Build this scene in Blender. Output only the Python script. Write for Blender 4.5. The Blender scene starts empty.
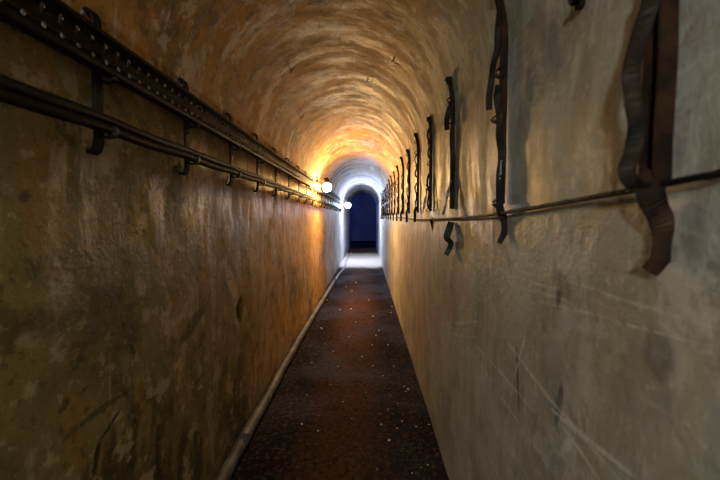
import bpy, math, random
from mathutils import Vector, Matrix, Euler, noise as mnoise
random.seed(7)
sc = bpy.context.scene
COL = sc.collection
R_ = math.radians

# ------------------------------------------------------------------ dimensions
XL, XR = -0.80, 0.438          # wall faces
XC = (XL + XR) / 2
RAD = (XR - XL) / 2
ZS = 1.93                      # springing of the vault
Y0, Y1 = -4.0, 18.8            # tunnel ends
CAMZ = 1.40
FPX = 400.0

# ------------------------------------------------------------------ camera
cam_d = bpy.data.cameras.new('camera')
cam = bpy.data.objects.new('camera', cam_d); COL.objects.link(cam)
cam_d.sensor_width = 36; cam_d.lens = 20.0
cam_d.clip_start = 0.02; cam_d.clip_end = 100
cam.location = (0, 0, CAMZ)
cam.rotation_euler = (R_(90 - 3.15), 0, R_(1.0))
cam_d.dof.use_dof = True
cam_d.dof.focus_distance = 3.2
cam_d.dof.aperture_fstop = 3.5
sc.camera = cam
CR = Euler(cam.rotation_euler).to_matrix()

def ray(px, py):
    return CR @ Vector(((px - 360) / FPX, -(py - 240) / FPX, -1))
def on_x(px, py, x):
    d = ray(px, py); t = x / d.x
    return Vector((0, 0, CAMZ)) + d * t
def on_z(px, py, z):
    d = ray(px, py); t = (z - CAMZ) / d.z
    return Vector((0, 0, CAMZ)) + d * t

# ------------------------------------------------------------------ node helpers
class NT:
    def __init__(s, name):
        s.m = bpy.data.materials.new(name); s.m.use_nodes = True
        s.t = s.m.node_tree; s.n = s.t.nodes
        s.b = s.n['Principled BSDF']
    def new(s, typ): return s.n.new(typ)
    def put(s, sock, v):
        if hasattr(v, 'links'): s.t.links.new(v, sock)
        elif isinstance(v, (tuple, list)) and len(v) == 3 and sock.type == 'RGBA': sock.default_value = (*v, 1)
        else: sock.default_value = v
    def uv(s):
        return s.new('ShaderNodeTexCoord').outputs['UV']
    def obj(s):
        return s.new('ShaderNodeTexCoord').outputs['Object']
    def mapping(s, v, scale=(1, 1, 1), loc=(0, 0, 0), rot=0, typ='POINT'):
        n = s.new('ShaderNodeMapping'); n.vector_type = typ
        s.put(n.inputs['Vector'], v); n.inputs['Location'].default_value = loc
        n.inputs['Rotation'].default_value = (0, 0, rot); n.inputs['Scale'].default_value = scale
        return n.outputs[0]
    def noise(s, v, scale=1, detail=4, rough=.55, dist=0):
        n = s.new('ShaderNodeTexNoise'); s.put(n.inputs['Vector'], v)
        n.inputs['Scale'].default_value = scale; n.inputs['Detail'].default_value = detail
        n.inputs['Roughness'].default_value = rough; n.inputs['Distortion'].default_value = dist
        return n.outputs[0]
    def math(s, op, a, b=0.0, clamp=False):
        n = s.new('ShaderNodeMath'); n.operation = op; n.use_clamp = clamp
        s.put(n.inputs[0], a); s.put(n.inputs[1], b); return n.outputs[0]
    def rng(s, v, a, b, c=0.0, d=1.0):
        n = s.new('ShaderNodeMapRange'); n.interpolation_type = 'SMOOTHSTEP'
        s.put(n.inputs[0], v)
        for i, q in enumerate((a, b, c, d)): n.inputs[i + 1].default_value = q
        return n.outputs[0]
    def mix(s, f, a, b, mode='MIX'):
        n = s.new('ShaderNodeMix'); n.data_type = 'RGBA'; n.blend_type = mode
        s.put(n.inputs[0], f); s.put(n.inputs[6], a); s.put(n.inputs[7], b)
        return n.outputs[2]
    def sep(s, v):
        n = s.new('ShaderNodeSeparateXYZ'); s.put(n.inputs[0], v); return n.outputs
    def vadd(s, a, b):
        n = s.new('ShaderNodeVectorMath'); n.operation = 'ADD'
        s.put(n.inputs[0], a); s.put(n.inputs[1], b); return n.outputs[0]
    def vscale(s, a, k):
        n = s.new('ShaderNodeVectorMath'); n.operation = 'SCALE'
        s.put(n.inputs[0], a); n.inputs['Scale'].default_value = k; return n.outputs[0]
    def ellipse(s, v, cy, cz, hl, hw, ang):
        p = s.mapping(v, (hl, hw, 1), (cy, cz, 0), ang, 'TEXTURE')
        g = s.new('ShaderNodeTexGradient'); g.gradient_type = 'SPHERICAL'
        s.put(g.inputs[0], p); return g.outputs['Fac']
    def marks(s, v, items):
        out = None
        for (cy, cz, hl, hw, ang, st) in items:
            e = s.rng(s.ellipse(v, cy, cz, hl * 1.1, hw * 1.4, ang), 0.0, 0.45, 0, min(1, st * 1.35))
            out = e if out is None else s.math('MAXIMUM', out, e)
        return out
    def bump(s, h, strength=.4, dist=.01):
        n = s.new('ShaderNodeBump'); n.inputs['Strength'].default_value = strength
        n.inputs['Distance'].default_value = dist; s.put(n.inputs['Height'], h)
        s.t.links.new(n.outputs[0], s.b.inputs['Normal'])
    def set(s, **k):
        for a, v in k.items():
            s.put(s.b.inputs[a.replace('_', ' ')], v)
        return s.m

def segs_from_px(lst, x):
    """marks seen at these pixels, laid on the wall plane x"""
    out = []
    for (a, b, c, d, hw, st) in lst:
        p, q = on_x(a, b, x), on_x(c, d, x)
        dy, dz = q.y - p.y, q.z - p.z
        out.append(((p.y + q.y) / 2, (p.z + q.z) / 2, math.hypot(dy, dz) / 2 * 1.15, hw, math.atan2(dz, dy), st))
    return out

def plaster(name, base, pale, stain, dark, seed, streak=(2.6, .85), amounts=(.5, .5, .5), wax=.42,
            light_marks=None, dark_marks=None, far=None, scratch=0.25, bumpk=.55, flake=.6, side=None, lamp_band=None, lower=None):
    N = NT(name); uv = N.uv()
    V = N.vadd(uv, (0, 0, seed))
    warp = N.new('ShaderNodeTexNoise'); N.put(warp.inputs['Vector'], V); warp.inputs['Scale'].default_value = 2.2; warp.inputs['Detail'].default_value = 3
    wv = N.vscale(warp.outputs['Color'], .13)
    W = N.vadd(V, wv)
    big = N.noise(W, .85, 5, .58)
    med = N.noise(N.vadd(W, (9, 3, 0)), 2.7, 6, .62)
    st1 = N.noise(N.mapping(W, (streak[0], streak[1], 1)), 1.6, 6, .62)
    st2 = N.noise(N.mapping(N.vadd(W, (4, 7, 2)), (streak[0] * 2.3, streak[1] * 1.8, 1)), 1.7, 7, .72)
    fine = N.noise(V, 30, 6, .72)
    iso = N.noise(N.vadd(W, (2, 5, 1)), 7.0, 7, .70)
    grain = N.noise(V, 130, 2, .5)
    blo = N.noise(N.mapping(N.vadd(W, (13, 1, 6)), (1.5, .9, 1)), 1.35, 6, .62)
    c = N.mix(N.rng(med, .38, .62), base, tuple(q * .62 for q in base))
    c = N.mix(N.math('MULTIPLY', N.rng(N.math('ADD', N.math('MULTIPLY', st1, .6), N.math('MULTIPLY', blo, .4)), .49, .57), amounts[1]), c, stain)
    if lamp_band:  # brighter orange stretch: lamp light painted into the plaster colour
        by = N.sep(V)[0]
        f = N.math('MULTIPLY', N.rng(by, lamp_band[0], lamp_band[1]), N.rng(by, lamp_band[2], lamp_band[3], 1, 0))
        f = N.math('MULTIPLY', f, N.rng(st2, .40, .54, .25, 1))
        c = N.mix(N.math('MULTIPLY', f, lamp_band[4]), c, lamp_band[5])
    c = N.mix(N.math('MULTIPLY', N.rng(N.math('ADD', N.math('MULTIPLY', big, .55), N.math('MULTIPLY', st2, .45)), .495, .575), amounts[2]), c, dark)
    pl = N.math('ADD', N.math('MULTIPLY', st2, .5), N.math('MULTIPLY', blo, .5))
    pl = N.math('MULTIPLY', N.rng(pl, .515, .585), amounts[0])
    c = N.mix(pl, c, pale)
    c = N.mix(N.math('MULTIPLY', N.rng(iso, .555, .60), flake), c, pale)
    c = N.mix(N.math('MULTIPLY', N.rng(iso, .445, .40), flake), c, dark)
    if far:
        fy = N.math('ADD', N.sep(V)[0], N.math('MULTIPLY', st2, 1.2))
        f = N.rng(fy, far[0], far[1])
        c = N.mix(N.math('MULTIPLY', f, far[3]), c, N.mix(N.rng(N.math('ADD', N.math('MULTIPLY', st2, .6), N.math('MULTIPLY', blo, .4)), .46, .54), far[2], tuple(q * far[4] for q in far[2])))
    if side:
        f = N.rng(N.math('ADD', N.sep(V)[1], N.math('MULTIPLY', blo, .5)), side[0], side[1])
        f = N.math('MULTIPLY', f, N.rng(N.sep(V)[0], 2.0, 4.5, 1, .25))
        c = N.mix(f, c, N.mix(N.rng(st2, .42, .6), side[2], side[3]))
    # scoring left by trowels and elbows: thin slanted light lines
    sc1 = N.noise(N.mapping(W, (2.0, 46, 1), rot=R_(38)), 1.0, 3, .6)
    sc2 = N.noise(N.mapping(W, (2.5, 60, 1), rot=R_(-24)), 1.0, 3, .6)
    scm = N.math('MAXIMUM', N.rng(sc1, .64, .74), N.rng(sc2, .65, .75))
    scm = N.math('MULTIPLY', scm, N.rng(big, .40, .60))
    c = N.mix(N.math('MULTIPLY', scm, scratch), c, pale)
    if lower:
        f = N.math('MULTIPLY', N.rng(N.math('ADD', N.sep(V)[1], N.math('MULTIPLY', med, .5)), lower[0], lower[1], 1, 0), lower[2])
        c = N.mix(f, c, dark)
    wob = N.vadd(N.vadd(uv, (-.02, -.02, 0)), N.vscale(warp.outputs['Color'], .04))
    hm = fine
    if dark_marks:
        dm = N.marks(wob, dark_marks)
        dm = N.math('MULTIPLY', dm, N.rng(fine, .3, .55, .55, 1))
        c = N.mix(dm, c, tuple(q * .12 for q in dark))
    if light_marks:
        lm = N.marks(wob, light_marks)
        lm = N.math('MULTIPLY', lm, N.rng(fine, .38, .56, .08, .75))
        c = N.mix(lm, c, tuple(min(1, q * 1.25) for q in pale))
    c = N.mix(N.math('MULTIPLY', N.rng(fine, .46, .36), .5), c, dark)
    c = N.mix(N.math('MULTIPLY', N.rng(fine, .56, .66), .4), c, pale)
    rough = N.math('ADD', N.rng(st2, .40, .60, wax + .22, wax), N.math('MULTIPLY', fine, .15))
    h = N.math('ADD', N.math('MULTIPLY', st2, .35), N.math('MULTIPLY', fine, .35))
    h = N.math('ADD', h, N.math('MULTIPLY', grain, .10))
    h = N.math('ADD', h, N.math('MULTIPLY', iso, .9))
    N.bump(h, bumpk, .014)
    return N.set(Base_Color=c, Roughness=rough)

# ------------------------------------------------------------------ mesh helpers
class MB:
    def __init__(s): s.v = []; s.f = []; s.sm = []
    def add(s, vs, fs, smooth=False):
        o = len(s.v); s.v += [tuple(p) for p in vs]
        for f in fs: s.f.append([i + o for i in f]); s.sm.append(smooth)
        return s
    def box(s, c, size, rot=None):
        c = Vector(c); M = rot or Matrix.Identity(3); hx, hy, hz = [q / 2 for q in size]
        b = min(hx, hy, hz) * .25
        vs = []; 
        # chamfered box: 24 vertices
        idx = {}
        for sx in (-1, 1):
            for sy in (-1, 1):
                for sz in (-1, 1):
                    for ax in range(3):
                        p = [sx * hx, sy * hy, sz * hz]
                        for k in range(3):
                            if k != ax: p[k] -= (sx, sy, sz)[k] * b
                        idx[(sx, sy, sz, ax)] = len(vs); vs.append(c + M @ Vector(p))
        fs = []
        for ax in range(3):
            a, d = [(1, 2), (2, 0), (0, 1)][ax]
            for sg in (-1, 1):
                q = []
                for (u, w) in ((-1, -1), (1, -1), (1, 1), (-1, 1)):
                    k = [0, 0, 0]; k[ax] = sg; k[a] = u; k[d] = w; q.append(idx[(*k, ax)])
                fs.append(q if sg > 0 else q[::-1])
            for u in (-1, 1):
                for w in (-1, 1):
                    k1 = [0, 0, 0]; k1[ax] = -1; k1[a] = u; k1[d] = w
                    k2 = list(k1); k2[ax] = 1
                    q = [idx[(*k1, a)], idx[(*k2, a)], idx[(*k2, d)], idx[(*k1, d)]]
                    fs.append(q if u * w > 0 else q[::-1])
        for sx in (-1, 1):
            for sy in (-1, 1):
                for sz in (-1, 1):
                    q = [idx[(sx, sy, sz, 0)], idx[(sx, sy, sz, 1)], idx[(sx, sy, sz, 2)]]
                    fs.append(q if sx * sy * sz > 0 else q[::-1])
        return s.add(vs, fs)
    def sweep(s, pts, prof, hint, smooth=False, closed=True, scales=None):
        """sweep profile (a along 'hint' side, b along normal) down pts"""
        pts = [Vector(p) for p in pts]; n = len(pts); m = len(prof); vs = []
        for i, p in enumerate(pts):
            t = (pts[min(i + 1, n - 1)] - pts[max(i - 1, 0)]).normalized()
            h = Vector(hint[i] if isinstance(hint, list) else hint)
            sd = (h - t * h.dot(t)).normalized(); nn = t.cross(sd)
            k = scales[i] if scales else 1
            for (a, b) in prof: vs.append(p + sd * a * k + nn * b * k)
        fs = []
        for i in range(n - 1):
            for j in range(m if closed else m - 1):
                j2 = (j + 1) % m
                fs.append([i * m + j, i * m + j2, (i + 1) * m + j2, (i + 1) * m + j])
        if closed:
            fs.append(list(range(m))[::-1]); fs.append([(n - 1) * m + j for j in range(m)])
        return s.add(vs, fs, smooth)
    def tube(s, pts, r, seg=8, hint=(0.13, .21, 1), scales=None):
        pts = [Vector(p) for p in pts]
        return s.sweep(pts, [(r * math.cos(2 * math.pi * k / seg), r * math.sin(2 * math.pi * k / seg)) for k in range(seg)], hint, True, True, scales)
    def ribbon(s, pts, side, w, th, scales=None):
        a, b = w / 2, th / 2; e = th * .3
        return s.sweep(pts, [(-a + e, -b), (a - e, -b), (a, 0), (a - e, b), (-a + e, b), (-a, 0)], side, False, True, scales)
    def lathe(s, c, prof, seg=16, axis='z'):
        vs = []; m = len(prof)
        for k in range(seg):
            a = 2 * math.pi * k / seg
            for (r, z) in prof:
                p = Vector((r * math.cos(a), r * math.sin(a), z))
                if axis == 'x': p = Vector((p.z, p.x, p.y))
                vs.append(Vector(c) + p)
        fs = []
        for k in range(seg):
            k2 = (k + 1) % seg
            for j in range(m - 1):
                fs.append([k * m + j, k2 * m + j, k2 * m + j + 1, k * m + j + 1])
        fs.append([k * m for k in range(seg)][::-1]); fs.append([k * m + m - 1 for k in range(seg)])
        return s.add(vs, fs, True)
    def build(s, name, mat, parent=None, uvs=None):
        me = bpy.data.meshes.new(name); me.from_pydata(s.v, [], s.f)
        me.materials.append(mat)
        for p, q in zip(me.polygons, s.sm): p.use_smooth = q
        if uvs:
            l = me.uv_layers.new(name='UVMap')
            for lp in me.loops: l.data[lp.index].uv = uvs[lp.vertex_index]
        me.update(); me.validate()
        o = bpy.data.objects.new(name, me); COL.objects.link(o)
        if parent: o.parent = parent
        return o

def tag(o, label=None, cat=None, group=None, kind=None):
    if label: o['label'] = label
    if cat: o['category'] = cat
    if group: o['group'] = group
    if kind: o['kind'] = kind
    return o
def thing(name, label, cat, loc, group=None):
    o = bpy.data.objects.new(name, None); COL.objects.link(o); o.location = loc
    o.empty_display_size = .05
    return tag(o, label, cat, group)
def copy_tree(o, parent=None):
    c = o.copy(); COL.objects.link(c)
    if parent: c.parent = parent
    for ch in [q for q in bpy.data.objects if q.parent == o]: copy_tree(ch, c)
    return c

def smooth_path(pts, k=6):
    """Catmull-Rom through pts"""
    pts = [Vector(p) for p in pts]; out = []
    for i in range(len(pts) - 1):
        p0, p1, p2, p3 = pts[max(i - 1, 0)], pts[i], pts[i + 1], pts[min(i + 2, len(pts) - 1)]
        for j in range(k):
            t = j / k
            out.append(.5 * ((2 * p1) + (p2 - p0) * t + (2 * p0 - 5 * p1 + 4 * p2 - p3) * t * t + (3 * p1 - p0 - 3 * p2 + p3) * t ** 3))
    out.append(pts[-1]); return out

# ------------------------------------------------------------------ materials
LM = segs_from_px([(527, 333, 513, 378, .004, .8), (513, 372, 507, 430, .003, .45),
    (470, 340, 545, 420, .004, .45), (500, 335, 620, 478, .005, .5), (545, 400, 640, 480, .006, .55),
    (540, 300, 700, 345, .003, .35), (452, 325, 560, 480, .004, .4), (560, 420, 600, 478, .005, .5),
    (470, 262, 560, 290, .003, .35), (560, 280, 720, 330, .003, .3), (455, 322, 480, 322, .006, .4),
    (450, 332, 476, 338, .005, .4), (462, 318, 470, 342, .006, .35), (575, 425, 560, 450, .010, .5),
    (490, 420, 530, 480, .004, .4), (600, 200, 700, 235, .006, .25), (440, 290, 470, 420, .006, .3),
    (430, 270, 452, 400, .006, .3)], XR)
DMR = segs_from_px([(516, 345, 519, 410, .006, .75), (560, 275, 558, 308, .012, .6), (553, 270, 572, 300, .02, .35),
    (562, 380, 556, 420, .012, .5), (480, 60, 484, 180, .02, .2), (660, 330, 655, 380, .03, .35),
    (505, 248, 512, 275, .012, .3), (688, 195, 690, 260, .02, .3), (590, 40, 575, 150, .03, .2)], XR)
DML = segs_from_px([(240, 297, 240, 323, .042, 1.0), (100, 440, 92, 480, .012, .95), (122, 410, 100, 442, .006, .8),  # first entry paints the shade inside the hole into the plaster
    (60, 415, 70, 400, .012, .5), (178, 347, 205, 305, .03, .5), (198, 350, 205, 330, .02, .4),
    (195, 385, 205, 372, .006, .5), (130, 345, 135, 355, .01, .6), (125, 335, 122, 320, .01, .5),
    (22, 190, 28, 200, .015, .5), (168, 195, 195, 205, .02, .5), (140, 210, 150, 212, .01, .6),
    (5, 330, 130, 290, .05, .35), (60, 330, 140, 325, .04, .25), (75, 430, 125, 395, .01, .5)], XL)
LML = segs_from_px([(15, 338, 40, 338, .02, .25), (40, 300, 90, 298, .03, .2), (110, 350, 112, 440, .006, .25), (226, 268, 238, 300, .05, .7), (238, 245, 240, 285, .05, .6), (262, 240, 264, 300, .05, .6), (272, 225, 274, 262, .06, .7),
    (252, 235, 256, 300, .05, .6), (284, 225, 286, 290, .08, .7), (300, 230, 302, 285, .09, .5), (205, 360, 220, 320, .005, .3), (190, 300, 192, 330, .008, .3)], XL)

M = {}
M['plaster_left'] = plaster('stained_plaster_left', (.26, .19, .07), (.54, .44, .30), (.32, .17, .04), (.044, .031, .010), 3.1,
    amounts=(.55, .7, .85), light_marks=LML, dark_marks=DML, far=(7.9, 8.9, (.74, .74, .78), .9, .5), lamp_band=(1.9, 3.9, 7.6, 8.4, .9, (.72, .41, .065)), wax=.36)  # orange stretch paints the warm lamp's spill into the wall colour
M['plaster_right'] = plaster('limewashed_plaster_right', (.42, .415, .39), (.60, .59, .60), (.40, .29, .20), (.19, .18, .145), 11.7,
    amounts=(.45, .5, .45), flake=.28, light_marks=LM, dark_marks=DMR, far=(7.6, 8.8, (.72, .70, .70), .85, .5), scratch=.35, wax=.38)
M['plaster_vault'] = plaster('stained_plaster_vault', (.50, .26, .05), (.68, .56, .46), (.56, .26, .025), (.105, .058, .028), 23.4,
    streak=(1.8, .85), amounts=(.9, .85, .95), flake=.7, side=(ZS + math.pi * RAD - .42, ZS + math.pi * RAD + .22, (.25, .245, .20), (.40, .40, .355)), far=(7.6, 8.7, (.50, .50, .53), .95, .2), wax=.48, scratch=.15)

N = NT('dirt_floor'); uv = N.uv(); x_ = N.sep(uv)[1]
big = N.noise(uv, 1.3, 6, .6, .3); med = N.noise(uv, 5, 6, .65, .2); fine = N.noise(uv, 30, 5, .7); gr = N.noise(uv, 110, 3, .6)
ctr = N.rng(N.math('ADD', N.math('ABSOLUTE', N.math('ADD', x_, .16)), N.math('MULTIPLY', med, .25)), .22, .52, 1, 0)
c = N.mix(N.rng(med, .35, .7), (.004, .0028, .002), (.011, .0065, .004))
c = N.mix(N.math('MULTIPLY', ctr, N.rng(big, .35, .6, .55, 1)), c, (.070, .029, .011))
c = N.mix(N.math('MULTIPLY', N.rng(fine, .53, .62), .8), c, (.10, .052, .026))
c = N.mix(N.math('MULTIPLY', N.rng(gr, .60, .68), .6), c, (.17, .12, .08))
c = N.mix(N.math('MULTIPLY', N.rng(fine, .47, .40), .7), c, (.006, .004, .003))
c = N.mix(N.math('MULTIPLY', N.rng(med, .45, .32), .8), c, (.012, .009, .007))
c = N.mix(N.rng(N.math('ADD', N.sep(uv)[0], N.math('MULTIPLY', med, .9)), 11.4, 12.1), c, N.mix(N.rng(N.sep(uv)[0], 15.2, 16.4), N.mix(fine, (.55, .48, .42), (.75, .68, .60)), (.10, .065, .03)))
N.bump(N.math('ADD', N.math('ADD', N.math('MULTIPLY', med, 1.5), fine), N.math('MULTIPLY', gr, .25)), .9, .03)
M['floor'] = N.set(Base_Color=c, Roughness=N.rng(big, .4, .62, .65, .9), Specular_IOR_Level=.05)

def rust(name, a, b, metallic=.35, rough=.55, scale=18, spec=.12):
    N = NT(name); o = N.obj()
    n1 = N.noise(o, scale, 6, .65); n2 = N.noise(o, scale * 4, 4, .6)
    c = N.mix(N.rng(n1, .42, .62), a, b)
    N.bump(N.math('ADD', n1, N.math('MULTIPLY', n2, .6)), .6, .004)
    return N.set(Base_Color=c, Metallic=metallic, Specular_IOR_Level=spec, Roughness=N.rng(n2, .3, .7, rough - .15, rough + .2))
M['dark_iron'] = rust('dark_painted_iron', (.010, .008, .007), (.022, .013, .009), .2, .5)
M['tray_iron'] = rust('cable_tray_iron', (.006, .005, .0045), (.016, .010, .007), .05, .6)
M['rusty_iron'] = rust('rusty_iron', (.009, .0055, .004), (.038, .017, .008), .05, .65, 14)
M['strap_iron'] = rust('black_strap_iron', (.006, .0055, .005), (.018, .010, .007), .05, .5)
M['worn_steel'] = rust('worn_bright_steel', (.15, .15, .16), (.34, .33, .32), .5, .35)
M['green_strap'] = rust('dark_green_strap', (.008, .018, .012), (.02, .03, .02), .2, .4)
M['cable'] = rust('black_cable_sheath', (.007, .006, .006), (.013, .011, .010), 0, .62, 30)
M['pipe'] = rust('grey_plastic_pipe', (.07, .067, .062), (.13, .125, .118), 0, .55, 9)
M['hose'] = rust('pale_grey_hose', (.34, .35, .38), (.52, .52, .55), 0, .4, 9)
M['coupling'] = rust('black_rubber_coupling', (.015, .015, .016), (.035, .033, .03), 0, .5)
M['stone'] = rust('pale_stone', (.62, .58, .53), (.80, .76, .70), 0, .6, 40)
M['gravel'] = rust('grey_gravel', (.13, .13, .12), (.34, .33, .31), 0, .6, 60)
M['brass'] = rust('tarnished_brass', (.28, .17, .06), (.45, .28, .10), .8, .4)
def glow(name, colr, strength):
    N = NT(name)
    return N.set(Base_Color=(.8, .8, .8), Emission_Color=colr, Emission_Strength=strength, Roughness=.3)
M['glass_warm'] = glow('lit_warm_glass', (1.0, .57, .17), 1050.0)
M['glass_cold'] = glow('lit_cold_glass', (.64, .76, 1.0), 760.0)
M['glass_fill'] = glow('fill_lamp_pale_glass', (.90, 1.0, .86), 740.0)
M['glass_blue_fill'] = glow('fill_lamp_blue_glass', (.05, .18, 1.0), 620.0)
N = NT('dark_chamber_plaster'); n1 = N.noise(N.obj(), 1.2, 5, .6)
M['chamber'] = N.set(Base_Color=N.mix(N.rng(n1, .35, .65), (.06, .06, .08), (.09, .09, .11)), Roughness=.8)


N = NT('dark_chamber_dirt'); n1 = N.noise(N.obj(), 3, 5, .6)
M['chamber_floor'] = N.set(Base_Color=N.mix(n1, (.010, .007, .005), (.02, .014, .01)), Roughness=.95, Specular_IOR_Level=.02)

# ------------------------------------------------------------------ setting
def bulge(a, b, seed):
    return .007 * mnoise.noise(Vector((a * .9, b * .9, seed))) + .004 * mnoise.noise(Vector((a * 2.7, b * 2.7, seed + 5))) \
         + .0022 * mnoise.noise(Vector((a * 9, b * 9, seed + 9)))
ys = []; y = Y0
while y < Y1:
    ys.append(y)
    y += .12 if y < -.1 else (.022 if y < 1.5 else (.035 if y < 4 else (.06 if y < 9 else .12)))
ys.append(Y1)
HOLE = on_x(240, 310, XL)
def shell(name, mat, prof_fn, ss, seed, thick=.18):
    """prof_fn(s) -> (x, z, inward normal x, inward normal z)"""
    mb = MB(); uvs = []; m = len(ss); vs = []
    pr = [prof_fn(s) for s in ss]
    fade = [math.sin(math.pi * min(1, max(0, (s - ss[0]) / (ss[-1] - ss[0])))) ** .35 for s in ss]
    for yy in ys:
        for s, (px, pz, nx, nz), fd in zip(ss, pr, fade):
            d = bulge(yy, s, seed) * fd
            if name == 'wall_left':
                q = ((yy - HOLE.y) / .05) ** 2 + ((s - HOLE.z) / .07) ** 2
                if q < 1: d -= .06 * (1 - q)
            vs.append((px + nx * d, yy, pz + nz * d)); uvs.append((yy, s))
    n = len(ys); fs = []
    for i in range(n - 1):
        for j in range(m - 1):
            fs.append([i * m + j, i * m + j + 1, (i + 1) * m + j + 1, (i + 1) * m + j])
    # back faces give the masonry its thickness
    o = len(vs)
    for yy in (Y0, Y1):
        for s, (px, pz, nx, nz) in zip(ss, pr):
            vs.append((px - nx * thick, yy, pz - nz * thick)); uvs.append((yy, s))
    for j in range(m - 1):
        fs.append([o + j, o + m + j, o + m + j + 1, o + j + 1])
        fs.append([j, o + j, o + j + 1, j + 1])
        e = (n - 1) * m
        fs.append([e + j, e + j + 1, o + m + j + 1, o + m + j])
    mb.add(vs, fs, True)
    ob = mb.build(name, mat, None, uvs)
    return tag(ob, kind='structure')

zs = [ZS * k / 84 for k in range(85)]
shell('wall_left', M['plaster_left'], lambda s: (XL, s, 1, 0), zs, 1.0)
shell('wall_right', M['plaster_right'], lambda s: (XR, s, -1, 0), zs, 20.0)
NA = 72
def vault(s):
    a = math.pi - (s - ZS) / RAD
    return (XC + RAD * math.cos(a), ZS + RAD * math.sin(a), -math.cos(a), -math.sin(a))
shell('ceiling', M['plaster_vault'], vault, [ZS + math.pi * RAD * k / NA for k in range(NA + 1)], 40.0)

def fz(x, y):
    d = .012 * mnoise.noise(Vector((x * 2.2, y * 1.6, 60))) + .006 * mnoise.noise(Vector((x * 7, y * 6, 61))) + .003 * mnoise.noise(Vector((x * 18, y * 17, 64)))
    e = min(x - XL, XR - x)
    return d + .02 * max(0, .12 - e) / .12 - .004
mb = MB(); xs = [XL - .02 + (XR - XL + .04) * k / 60 for k in range(61)]; vs = []; uvs = []
for yy in ys:
    for x in xs: vs.append((x, yy, fz(x, yy))); uvs.append((yy, x))
fs = [[i * 61 + j, (i) * 61 + j + 1, (i + 1) * 61 + j + 1, (i + 1) * 61 + j] for i in range(len(ys) - 1) for j in range(60)]
o = len(vs)
for (x, yy) in ((xs[0], Y0), (xs[-1], Y0), (xs[-1], Y1), (xs[0], Y1)): vs.append((x, yy, -.15)); uvs.append((yy, x))
fs.append([o + 3, o + 2, o + 1, o])
mb.add(vs, fs, True); tag(mb.build('floor', M['floor'], None, uvs), kind='structure')
tag(MB().box((XC, Y0 - .1, 1.3), (1.7, .2, 2.9)).build('wall_back', M['plaster_right'], None), kind='structure')
# dark chamber the tunnel opens into
CX0, CX1, CY1, CH = -2.2, 1.9, 24.5, 3.1
def slab(name, c, size, mat): return tag(MB().box(c, size).build(name, mat), kind='structure')
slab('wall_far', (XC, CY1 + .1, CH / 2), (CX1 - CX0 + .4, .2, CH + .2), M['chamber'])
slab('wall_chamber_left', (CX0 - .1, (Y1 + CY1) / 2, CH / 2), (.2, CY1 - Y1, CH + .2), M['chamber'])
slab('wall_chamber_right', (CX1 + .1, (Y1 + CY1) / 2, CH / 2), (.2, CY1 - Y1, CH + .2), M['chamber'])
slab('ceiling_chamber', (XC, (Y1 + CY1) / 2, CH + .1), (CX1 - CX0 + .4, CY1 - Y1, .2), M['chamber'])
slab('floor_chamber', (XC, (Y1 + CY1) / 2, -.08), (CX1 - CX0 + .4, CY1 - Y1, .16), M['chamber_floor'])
# chamber wall around the tunnel mouth
mb = MB(); ring = [(XL, 0)] + [(XL, ZS * k / 4) for k in range(1, 4)] + [(XC + RAD * math.cos(math.pi - math.pi * k / 24), ZS + RAD * math.sin(math.pi - math.pi * k / 24)) for k in range(25)] + [(XR, ZS * (4 - k) / 4) for k in range(1, 4)] + [(XR, 0)]
out = []
for (x, z) in ring:
    dx, dz = x - XC, z - 1.2
    t = min((CX1 - XC) / abs(dx) if dx > 0 else 9e9, (XC - CX0) / abs(dx) if dx < 0 else 9e9, (CH - 1.2) / dz if dz > 0 else 9e9)
    out.append((XC + dx * t, max(0, 1.2 + dz * t) if z > 0 else 0))
vs = []
for yy in (Y1 + .001, Y1 + .12):
    vs += [(x, yy, z) for x, z in ring] + [(x, yy, z) for x, z in out]
n = len(ring); fs = []
for j in range(n - 1):
    fs += [[j, j + 1, n + j + 1, n + j], [2 * n + j + 1, 2 * n + j, 3 * n + j, 3 * n + j + 1], [j + 1, j, 2 * n + j, 2 * n + j + 1]]
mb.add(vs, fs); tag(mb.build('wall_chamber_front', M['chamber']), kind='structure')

# ------------------------------------------------------------------ left cable tray (perforated channel)
TX = XL + .046                       # tray back plate
TZ0, TZ1 = 1.808, 1.905
ORD = ['first', 'second', 'third', 'fourth', 'fifth', 'sixth', 'seventh', 'eighth', 'ninth', 'tenth', 'eleventh', 'twelfth', 'thirteenth',
       'fourteenth', 'fifteenth', 'sixteenth']
YA, YB = -.6, 12.3
def perforated(mb, x, z0, z1, ya, yb, pitch, slot, zr0, zr1):
    th = .003; n = int((yb - ya) / pitch)
    for side, xx in ((1, x + th / 2), (-1, x - th / 2)):
        vs = []; fs = []
        for i in range(n):
            a = ya + i * pitch
            cols = [a, a + (pitch - slot) / 2, a + (pitch + slot) / 2, a + pitch]
            zz = [z0, zr0, zr1, z1]
            b = len(vs)
            for yy in cols:
                for z in zz: vs.append((xx, yy, z))
            for p in range(3):
                for q in range(3):
                    if p == 1 and q == 1: continue
                    f = [b + p * 4 + q, b + p * 4 + q + 1, b + (p + 1) * 4 + q + 1, b + (p + 1) * 4 + q]
                    fs.append(f if side > 0 else f[::-1])
        mb.add(vs, fs)
tray = thing('cable_tray', 'long dark perforated metal cable tray high along the left wall', 'cable tray', (TX, 0, TZ0))
mb = MB()
for k in range(70):
    for z in (TZ1 - .012, TZ0 + .040):
        mb.lathe((TX + .001, .55 + .056 * k, z), [(.0065, 0), (.0062, .003), (.003, .005)], 7, 'x')
tag(mb.build('rivet_heads', M['worn_steel']), 'small bright rivet heads in two rows', kind='stuff')
rv = bpy.data.objects['rivet_heads']; rv.parent = tray; rv.location = -Vector(tray.location)
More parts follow.
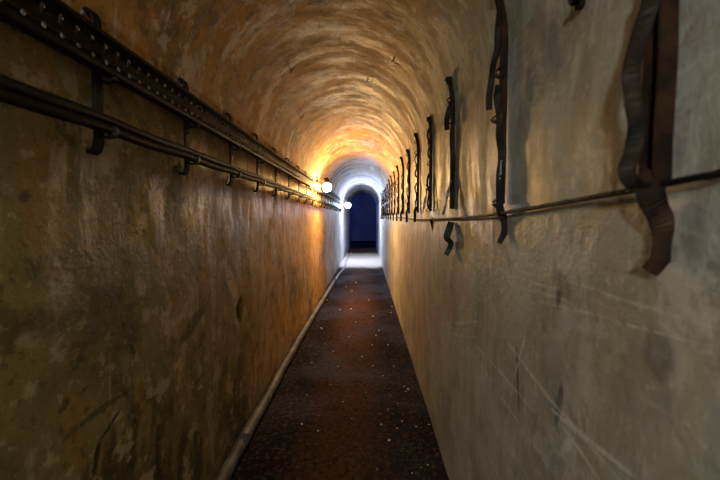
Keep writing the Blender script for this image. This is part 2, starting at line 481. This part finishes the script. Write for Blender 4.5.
def local(mb, loc):
    l = Vector(loc); mb.v = [tuple(Vector(p) - l) for p in mb.v]; return mb
mb = MB(); mid = (TZ0 + TZ1) / 2
perforated(mb, TX, mid + .004, TZ1, YA, YB, .056, .012, mid + .018, mid + .034)
local(mb, tray.location).build('upper_strip', M['tray_iron'], tray)
mb = MB(); perforated(mb, TX, TZ0, mid - .004, YA, YB, .056, .012, TZ0 + .012, TZ0 + .032)
local(mb, tray.location).build('lower_strip', M['tray_iron'], tray)
for nm, z in (('top_flange', TZ1), ('bottom_flange', TZ0)):
    mb = MB().box((TX + .015, (YA + YB) / 2, z), (.034, YB - YA, .004))
    local(mb, tray.location).build(nm, M['tray_iron'], tray)

def run_cable(name, label, pts, r, mat, seg=8, cat='cable'):
    mb = MB().tube(pts, r, seg)
    return tag(mb.build(name, mat), label, cat)
def wob(x, z, ya, yb, seed, sag=0, amp=.004, step=.09, y_ref=1.08, pitch=.547):
    pts = []; y = ya
    while y < yb:
        ph = (y - y_ref) / pitch
        pts.append((x + amp * .5 * mnoise.noise(Vector((y * 2, seed, 1))), y,
                    z - sag * math.sin(math.pi * (ph - math.floor(ph))) + amp * mnoise.noise(Vector((y * 2.3, seed, 4)))))
        y += step
    return pts
run_cable('power_cable', 'black cable lying in the lower edge of the left wall cable tray', wob(TX + .016, TZ0 + .014, YA, 12.4, 3, 0, .001), .0105, M['cable'])
run_cable('signal_cable', 'thin black cable lying along the upper ledge of the cable tray', wob(TX + .014, TZ1 + .011, YA, 12.4, 5, 0, .001), .008, M['cable'])
run_cable('wall_cable', 'black cable below the tray on left wall, nearer the wall of a pair', wob(XL + .052, 1.682, YA, 12.8, 7, .004, .003), .0150, M['cable'])
run_cable('sagging_cable', 'black cable below the tray on left wall, outer one of a pair', wob(XL + .060, 1.655, YA, 12.8, 9, .007, .003), .0140, M['cable'])

# ------------------------------------------------------------------ brackets holding the tray
BX = .030
def make_left_bracket():
    root = thing('cable_bracket', 'x', 'bracket', (XL, 0, 1.60), 'brackets carrying the left cable tray')
    def L(o, y, z): return (o, y, z - 1.60)
    path = [L(-.02, 0, 1.952), L(-.004, 0, 1.975), L(.010, 0, 1.985), L(.022, 0, 1.980), L(BX - .001, 0, 1.962), L(BX, 0, 1.93),
            L(BX, 0, 1.84), L(BX, 0, 1.76), L(BX, 0, 1.68), L(BX, 0, 1.625), L(BX - .003, 0, 1.606), L(.022, 0, 1.594), L(.012, 0, 1.588), L(.004, 0, 1.590), L(-.012, 0, 1.600)]
    MB().ribbon(smooth_path(path, 3), (0, 1, 0), .040, .010).build('flat_bar', M['dark_iron'], root)
    for z in (1.798, 1.642):
        e = .050 if z > 1.7 else .046
        MB().ribbon(smooth_path([L(BX, 0, z - .004), L(BX + .010, 0, z - .010), L(BX + e * .7, 0, z - .010), L(BX + e, 0, z - .006), L(BX + e + .004, 0, z + (.0 if z > 1.7 else .018))], 3), (0, 1, 0), .026, .006).build('cable_rest', M['dark_iron'], root)
    for z in (1.925, 1.76):
        MB().lathe(L(BX + .002, 0, z), [(.0085, 0), (.0085, .005), (.005, .007)], 6, 'x').build('bolt', M['dark_iron'], root)
    MB().lathe(L(-.002, -.017, 1.607), [(.013, -.01), (.013, .006), (.007, .012)], 7, 'x').build('wall_plug', M['brass'], root)
    MB().lathe(L(-.002, -.012, 1.975), [(.012, -.01), (.012, .006), (.006, .011)], 7, 'x').build('wall_plug', M['worn_steel'], root)
    return root
lb = make_left_bracket()
LY = [1.15 + .565 * k for k in range(20)]
for k, yy in enumerate(LY):
    o = lb if k == 0 else copy_tree(lb)
    o.location = (XL, yy + random.uniform(-.02, .02) * (k > 2), 1.60)
    o.rotation_euler = (random.uniform(-.02, .02), 0, 0)
    if k == 0: o['label'] = 'nearest and largest dark flat bar bracket on the left wall cable tray'
    elif k <= 8: o['label'] = ORD[k] + ' flat bar bracket from the camera on the left cable tray'
    else:
        o['label'] = 'tiny far bracket of the left tray, level with or beyond the warm lamp'

# ------------------------------------------------------------------ racks on the right wall
def arch_off(z):
    d = z - ZS
    return 0 if d <= 0 else RAD - math.sqrt(RAD * RAD - d * d)
RZ = 1.40
def P(o, y, z): return (-(o + arch_off(z + RZ)), y, z)
def make_rack(yy, k, spec):
    rnd = random.Random(100 + k)
    root = thing('cable_rack', spec['label'], 'cable rack', (XR, yy, RZ), 'rusty strip racks on the right wall')
    top, bot = spec.get('top', .70), spec.get('bot', .045)
    w = spec.get('w', .021); d = spec.get('d', .017); t = .0035
    n = 16; path = [P(.004, .0015 * math.sin(i * 1.3 + k), bot + (top - bot) * i / n) for i in range(n + 1)]
    prof = [(-w / 2, -.002), (w / 2, -.002), (w / 2, d), (w / 2 - t, d), (w / 2 - t, t), (-w / 2 + t, t), (-w / 2 + t, d), (-w / 2, d)]
    # side along +Y: normal = t x side = z x y = -x (outward)
    MB().sweep(path, prof, (0, 1, 0)).build('channel', M['rusty_iron'], root)
    # bent retaining straps
    for (za, zb, bl, seed, side) in spec['straps']:
        r2 = random.Random(seed); m = 22; pts = []; hints = []
        q1, q2 = r2.uniform(0, 6), r2.uniform(0, 6)
        for i in range(m + 1):
            u = i / m; z = za + (zb - za) * u
            env = math.sin(math.pi * u) ** .45
            o = .016 + bl * env * (.62 + .38 * math.cos(2 * math.pi * (u - .18) * 1.35))
            pts.append(P(o, side + .006 * env * math.sin(u * 5 + q1), z))
            a = .95 + .55 * math.sin(u * 6 + q2)
            hints.append(Vector((-math.sin(a), math.cos(a), 0)))
        MB().ribbon(pts, hints, spec.get('sw', .013), .005).build('retaining_strap', M['strap_iron'], root)
    def at(px, py, yo=0.0):
        d = ray(px, py); t = (yy + yo) / d.y; p = Vector((0, 0, CAMZ)) + d * t
        return (p.x - XR, yo, p.z - RZ)
    for nm, wd, mt, pxs in spec.get('traced', []):
        pts = smooth_path([at(a, b, -.012 - .002 * (i % 2)) for i, (a, b) in enumerate(pxs)], 4)
        q = len(pts)
        hints = [Vector((-.86, .35 + .25 * math.sin(i * .55 + k), .05)) for i in range(q)]
        if nm == 'torn_shred': hints = [Vector((math.cos(i * .6), math.sin(i * .6), .2)) for i in range(q)]
        ends = [1 if nm == 'retaining_strap' else 1 - .45 * (i / q) ** 3 for i in range(q)]
        MB().ribbon(pts, hints, wd, .005, ends).build(nm, M[mt], root)
    # bent tabs gripping the channel
    for z in spec['tabs']:
        y0 = rnd.uniform(-.004, .004)
        pts = [P(.010, y0, z - .012), P(.026, y0, z - .010), P(.034 + rnd.uniform(0, .012), y0, z), P(.028, y0, z + .014), P(.012, y0, z + .018)]
        MB().ribbon(smooth_path(pts, 3), (0, 1, 0), w + .006, .003).build('clip', M['strap_iron'], root)
    # top hook or lug
    if spec.get('hook'):
        pts = [P(.012, 0, top - .03), P(.03, 0, top + .0), P(.05, 0, top + .012), P(.062, 0, top - .005), P(.060, 0, top - .05), P(.055, .003, top - .09)]
        MB().ribbon(smooth_path(pts, 4), (0, 1, 0), .012, .004).build('top_hook', M['strap_iron'], root)
    MB().box(P(.014, 0, top - .004), (.030, w + .01, .030)).build('top_lug', M['rusty_iron'], root)
    # free strap end hanging below the cable
    if spec.get('tail'):
        ln, sw, tw = spec['tail']
        pts = [P(.022, 0, bot + .05), P(.036, 0, bot + .01), P(.034, -.002, bot - .03), P(.026 - sw, -.006, bot - .03 - ln * .35), P(.030 - sw * .6, -.008, bot - .03 - ln * .7), P(.040 + sw * .5, -.004, bot - .03 - ln)]
        sp = smooth_path(pts, 4); m = len(sp)
        hints = [Vector((-.75, .66, 0)).lerp(Vector((-.9, .2 + tw, 0)), i / m) for i in range(m)]
        MB().ribbon(sp, hints, spec.get('tw', .026), .006, [1 - .25 * (i / m) ** 3 for i in range(m)]).build('strap_end', M[spec.get('tailmat', 'rusty_iron')], root)
    # torn shreds of strap showing bright metal
    for (za, zb, o0, y0) in spec.get('shreds', []):
        m = 8
        pts = [P(o0 + .012 * math.sin(i * 1.7 + k), y0 + .008 * math.cos(i * 1.1 + k), za + (zb - za) * i / m) for i in range(m + 1)]
        hints = [Vector((math.cos(i * .5), math.sin(i * .5), .2)) for i in range(m + 1)]
        MB().ribbon(pts, hints, .011, .002).build('torn_shred', M['worn_steel'], root)
    return root
SPECS = [
 dict(label='nearest blurred rusty strip rack on right wall with thick curled lower end', top=.78, bot=.055, w=.034, d=.024, straps=[], tabs=[.42, .62],
      traced=[('retaining_strap', .023, 'strap_iron', [(654, -30), (650, 5), (637, 45), (631, 75), (633, 100), (636, 125), (633, 150), (627, 168), (632, 182), (648, 183)]),
              ('strap_end', .036, 'rusty_iron', [(657, 172), (650, 190), (656, 208), (664, 226), (665, 245), (659, 260), (649, 272)])]),
 dict(label='second rusty strip rack from the camera on right wall, with bulging dark straps', top=.715, straps=[], tabs=[.045, .31, .45, .70],
      traced=[('retaining_strap', .020, 'strap_iron', [(500, 8), (498, 30), (497, 50), (493, 66), (491, 84), (489, 98), (489, 110)]),
              ('retaining_strap', .022, 'strap_iron', [(499, 85), (497, 98), (500, 118), (499, 137), (502, 155), (500, 172), (499, 190), (500, 209)]),
              ('torn_shred', .012, 'worn_steel', [(502, 160), (500, 172), (502, 186)]),
              ('strap_end', .026, 'strap_iron', [(499, 203), (501, 213), (505, 222), (504, 233), (499, 243)])]),
 dict(label='third rack from the camera on right wall, dark green shred hanging below cable', top=.685, straps=[], tabs=[.48, .58, .675],
      traced=[('retaining_strap', .028, 'strap_iron', [(453, 100), (450, 108), (447, 118), (447, 130)]),
              ('retaining_strap', .024, 'strap_iron', [(453, 120), (452, 140), (453, 160), (452, 185), (453, 205)]),
              ('torn_shred', .018, 'worn_steel', [(451, 180), (448, 192), (446, 203), (443, 215)]),
              ('strap_end', .036, 'green_strap', [(451, 222), (449, 230), (447, 238), (451, 244), (446, 255)])]),
 dict(label='fourth rack from the camera on right wall, its top bent into a hook', top=.66, straps=[(.60, .40, .020, 31, .01), (.30, .06, .020, 32, .01)], tabs=[.05, .22, .36, .5],
      traced=[('top_hook', .022, 'strap_iron', [(432, 124), (431, 117), (434, 113), (438, 117), (439, 131)]),
              ('side_bar', .022, 'rusty_iron', [(438, 118), (439, 150), (438, 185), (439, 217)]),
              ('torn_shred', .018, 'worn_steel', [(427, 188), (425, 200), (423, 213)]),
              ('strap_end', .03, 'strap_iron', [(431, 218), (433, 224), (434, 232)])]),
]
RY = [.60, 1.285] + [2.03, 2.71] + [3.38 + .69 * k for k in range(13)]
for k, yy in enumerate(RY):
    if k < len(SPECS): spec = SPECS[k]
    else:
        r = random.Random(500 + k)
        lab = (ORD[k] + ' rusty strip rack from the camera on the right wall') if k < 9 else 'tiny far strip rack on the right wall beyond the warm lamp'
        spec = dict(label=lab, top=.70 + r.uniform(-.03, .02), straps=[(.55 + r.uniform(-.1, .05), .34, r.uniform(.014, .03), 40 + k, .01), (.3, .08, r.uniform(.01, .028), 80 + k, 0)],
                    tabs=[.05, .16 + r.uniform(-.04, .04), .28 + r.uniform(-.04, .04), .41 + r.uniform(-.05, .05), .53 + r.uniform(-.03, .03), .63], tail=(r.uniform(.03, .06), -.01, .1), hook=r.random() < .35,
                    shreds=[(.25 + r.uniform(-.1, .2), .1, .036, .01)] if r.random() < .5 else [])
    make_rack(yy, k, spec)
cp = [on_x(a, b, XR - .018) for a, b in ((719, 173), (700, 177), (670, 183), (640, 189), (600, 196), (550, 205), (505, 212.5), (480, 216), (455, 218), (435, 219), (415, 219.5))]
far = cp[-1]
cp = [cp[0] + Vector((0, -.25, .05)), cp[0] + Vector((0, -.1, .022))] + cp + [Vector((XR - .018, far.y + 1.0 * q, 1.405 - .006 * (q % 2))) for q in range(1, 9)]
run_cable('thin_cable', 'thin black cable running level along the right wall under the racks', smooth_path(cp, 5), .0052, M['cable'])

# ------------------------------------------------------------------ lamps
def make_lamp(name, label, y, zc, out, r, gmat, arm_len):
    z0 = zc
    wx = XL + arch_off(zc + .10)
    root = thing(name, label, 'wall lamp', (wx, y, zc))
    cx = out
    MB().box((.006, 0, r + .05), (.024, .10, .14)).build('wall_plate', M['dark_iron'], root)
    MB().ribbon([(0, 0, r + .075), (cx * .5, 0, r + .077), (cx + .05, 0, r + .075), (cx + .065, 0, r + .06)], (0, 1, 0), .05, .012).build('arm', M['dark_iron'], root)
    MB().tube([(0, 0, r + .0), (cx * .55, 0, r + .035), (cx * .8, 0, r + .07)], .007, 6).build('brace', M['dark_iron'], root)
    MB().lathe((cx, 0, 0), [(.02, r + .075), (.038, r + .07), (.042, r + .02), (.046, r - .012), (.040, r - .014)], 14).build('lamp_holder', M['dark_iron'], root)
    prof = [(.001, -r)] + [(r * math.sin(math.pi * i / 12), -r * math.cos(math.pi * i / 12)) for i in range(1, 11)] + [(.034, r - .004)]
    MB().lathe((cx, 0, 0), prof, 20).build('glass_globe', gmat, root)
    mb = MB()
    MB().tube([(.01, -.02, r + .05), (.05, -.05, r), (.03, -.06, -.05), (.01, -.05, -.10)], .005, 6).build('lamp_wire', M['cable'], root)
    return root
make_lamp('wall_lamp', 'glowing warm orange globe lamp on a dark arm on the left wall', 6.35, 1.885, .165, .070, M['glass_warm'], .2)
make_lamp('wall_lamp', 'glaring cold blue-white lamp on the left wall near the tunnel end', 12.7, 1.80, .20, .085, M['glass_cold'], .2)
make_lamp('wall_lamp', 'added pale fill lamp on left wall, unseen behind the camera', -1.9, 1.95, .165, .070, M['glass_fill'], .2)  # fill lamp added out of view to brighten the near walls
l = make_lamp('wall_lamp', 'added blue fill lamp, unseen on side wall of the dark far chamber', 20.6, 2.3, .165, .10, M['glass_blue_fill'], .2)  # added out of view to tint the chamber blue
l.location.x = CX0

# ------------------------------------------------------------------ floor pipe and hose
pp = [on_z(a, b, .036) for a, b in ((222, 481), (244, 440), (268, 397), (291, 354), (316, 311.5), (334.5, 281))]
pp = [pp[0] + (pp[0] - pp[1]) * 1.6] + pp
pipe = thing('floor_pipe', 'grey pipe lying on the floor along the foot of left wall', 'pipe', (pp[0].x, pp[0].y, 0))
sp = smooth_path(pp, 5); sp = [Vector((p.x, p.y, .034 + fz(p.x, p.y) * .6 + .004)) for p in sp]
local(MB().tube(sp, .036, 16), pipe.location).build('pipe_length', M['pipe'], pipe)
e = sp[-1]; dr = (sp[-1] - sp[-3]).normalized()
local(MB().tube([e - dr * .10, e - dr * .09, e + dr * .10, e + dr * .11], .046, 14, scales=[.92, 1, 1, .9]), pipe.location).build('coupling', M['coupling'], pipe)
j = sp[len(sp) // 3]; dj = (sp[len(sp) // 3 + 1] - j).normalized()
local(MB().tube([j - dj * .06, j + dj * .06], .0385, 16), pipe.location).build('sleeve', M['pipe'], pipe)
hp = [e + dr * .08] + [on_z(a, b, .024) for a, b in ((338.5, 275), (342.5, 270), (345, 265), (346.5, 260), (349.5, 255.5), (351.5, 253))]
hp = [Vector((max(p.x, XL + .04), p.y, .022 + .012 * math.sin(p.y * 2.1))) for p in smooth_path(hp, 6)]
tag(MB().tube(hp, .021, 10).build('hose', M['hose']), 'pale wavering hose continuing from the pipe end to the tunnel mouth', 'hose')

# ------------------------------------------------------------------ small things
def chip(r, rnd):
    mb = MB(); vs = []; n = 7; 
    for (zr, rr) in ((-.55, .55), (-.1, 1.0), (.35, .75), (.6, .25)):
        for k in range(n):
            a = 2 * math.pi * k / n; q = r * rr * rnd.uniform(.75, 1.2)
            vs.append((q * math.cos(a) * 1.25, q * math.sin(a), zr * r * rnd.uniform(.8, 1.1)))
    fs = [[j * n + k, j * n + (k + 1) % n, (j + 1) * n + (k + 1) % n, (j + 1) * n + k] for j in range(3) for k in range(n)]
    fs += [list(range(n))[::-1], [3 * n + k for k in range(n)]]
    return mb.add(vs, fs)
rnd = random.Random(3)
chips_px = [(302, 424), (383, 375), (380, 413), (381, 424), (397, 428), (402, 421), (416, 427), (429, 427), (389, 440), (377, 468),
            (428, 464), (412, 471), (421, 466), (388, 409), (321, 328), (351, 309), (372, 345), (376, 335), (408, 389), (404, 386), (406, 391), (392, 307),
            (391, 313), (338, 366), (327, 300), (340, 310), (373, 316), (346, 287), (356, 283), (352, 291), (369, 300), (325, 344), (333, 351), (322, 328.5),
            (330, 385), (343, 401), (318, 430), (352, 418), (366, 392), (362, 357), (384, 352), (394, 366), (373, 365), (349, 336), (356, 322), (379, 330), (388, 345), (307, 395), (312, 362), (398, 403)]
protos = [chip(1.0, rnd) for _ in range(6)]
pm = []
for i, q in enumerate(protos):
    o = q.build('stone_chip', M['stone']); pm.append(o.data); bpy.data.objects.remove(o)
for i, (a, b) in enumerate(chips_px):
    p = on_z(a, b, 0.0)
    o = bpy.data.objects.new('stone_chip', pm[i % 6]); COL.objects.link(o)
    s = rnd.uniform(.003, .0062) * (1 + .25 * (p.y - 2) if p.y > 2 else 1) * (1.5 if i in (0, 8, 14, 15, 18) else 1)
    o.scale = (s, s, s); o.rotation_euler = (0, 0, rnd.uniform(0, 6))
    o.location = (p.x, p.y, fz(p.x, p.y) + s * .4)
    tag(o, 'small pale stone chip scattered on the dark dirt floor', 'stone', 'stone chips on the floor')
mb = MB()
for i in range(420):
    y = rnd.uniform(1.3, 3.4); x = XR - abs(rnd.gauss(0, .13)) - .012
    if rnd.random() < .2: x = rnd.uniform(-.6, .4)
    s = rnd.uniform(.0012, .0032); c = Vector((x, y, fz(x, y) + s * .5))
    vs = [c + Vector(q) * s * rnd.uniform(.8, 1.3) for q in ((1, 0, 0), (0, 1, 0), (-1, 0, 0), (0, -1, 0), (0, 0, .8), (0, 0, -.8))]
    mb.add(vs, [[0, 1, 4], [1, 2, 4], [2, 3, 4], [3, 0, 4], [1, 0, 5], [2, 1, 5], [3, 2, 5], [0, 3, 5]])
tag(mb.build('fine_gravel', M['gravel']), 'fine grey gravel strewn on the floor by the right wall', 'gravel', kind='stuff')

# wire stubs left in the vault
def on_vault(px, py):
    d = ray(px, py); t = .3
    while t < 30:
        p = Vector((0, 0, CAMZ)) + d * t
        if p.z > ZS and math.hypot(p.x - XC, p.z - ZS) > RAD: break
        if p.z <= ZS and not XL < p.x < XR: break
        t += .004
    return p
for (a, b, lab) in ((290, 68, 'left-hand twist of dark wire poking out of the vault'), (368, 79, 'twist of dark wire poking out of the middle of the vault'),
                    (394, 59, 'right-hand twist of dark wire poking out of the vault'), (300, 117, 'lowest small twist of dark wire poking out of the vault')):
    p = on_vault(a, b); nrm = Vector((XC - p.x, 0, ZS - p.z)).normalized() if p.z > ZS else Vector((1 if p.x < 0 else -1, 0, 0))
    root = thing('wire_stub', lab, 'wire', p, 'wire stubs in the vault')
    tn = Vector((0, 1, 0)); sd = nrm.cross(tn)
    MB().tube(smooth_path([-nrm * .012, nrm * .010, nrm * .02 + sd * .012, nrm * .018 + sd * .03 - tn * .01, nrm * .008 + sd * .045 + tn * .01], 3), .0028, 6).build('wire', M['dark_iron'], root)
    MB().tube(smooth_path([-nrm * .012, nrm * .012 + tn * .01, nrm * .016 + tn * .03 - sd * .01, nrm * .006 + tn * .05 - sd * .012], 3), .0028, 6).build('wire_end', M['dark_iron'], root)
p = on_x(585, 1, XR)
hk = thing('wall_hook', 'dark iron hook stub at the top edge on the right wall', 'hook', p)
MB().tube(smooth_path([(.012, .012, .002), (-.02, .01, .002), (-.03, -.008, .0), (-.024, -.03, .0)], 4), .006, 8).build('hook_bar', M['dark_iron'], hk)
MB().lathe((-.004, .012, .002), [(.014, -.01), (.014, .004), (.008, .007)], 8, 'x').build('hook_plate', M['dark_iron'], hk)

# ------------------------------------------------------------------ light and view
w = bpy.data.worlds.new('world'); sc.world = w; w.use_nodes = True
w.node_tree.nodes['Background'].inputs[0].default_value = (0, 0, 0, 1)
sc.view_settings.view_transform = 'Standard'; sc.view_settings.look = 'None'
sc.view_settings.gamma = 1.0; sc.view_settings.exposure = 0.0
sc.view_settings.use_curve_mapping = False
sc.cycles.use_denoising = True
sc.cycles.max_bounces = 10; sc.cycles.diffuse_bounces = 8; sc.cycles.glossy_bounces = 4
sc.cycles.sample_clamp_indirect = 6.0
sc.cycles.use_light_tree = True
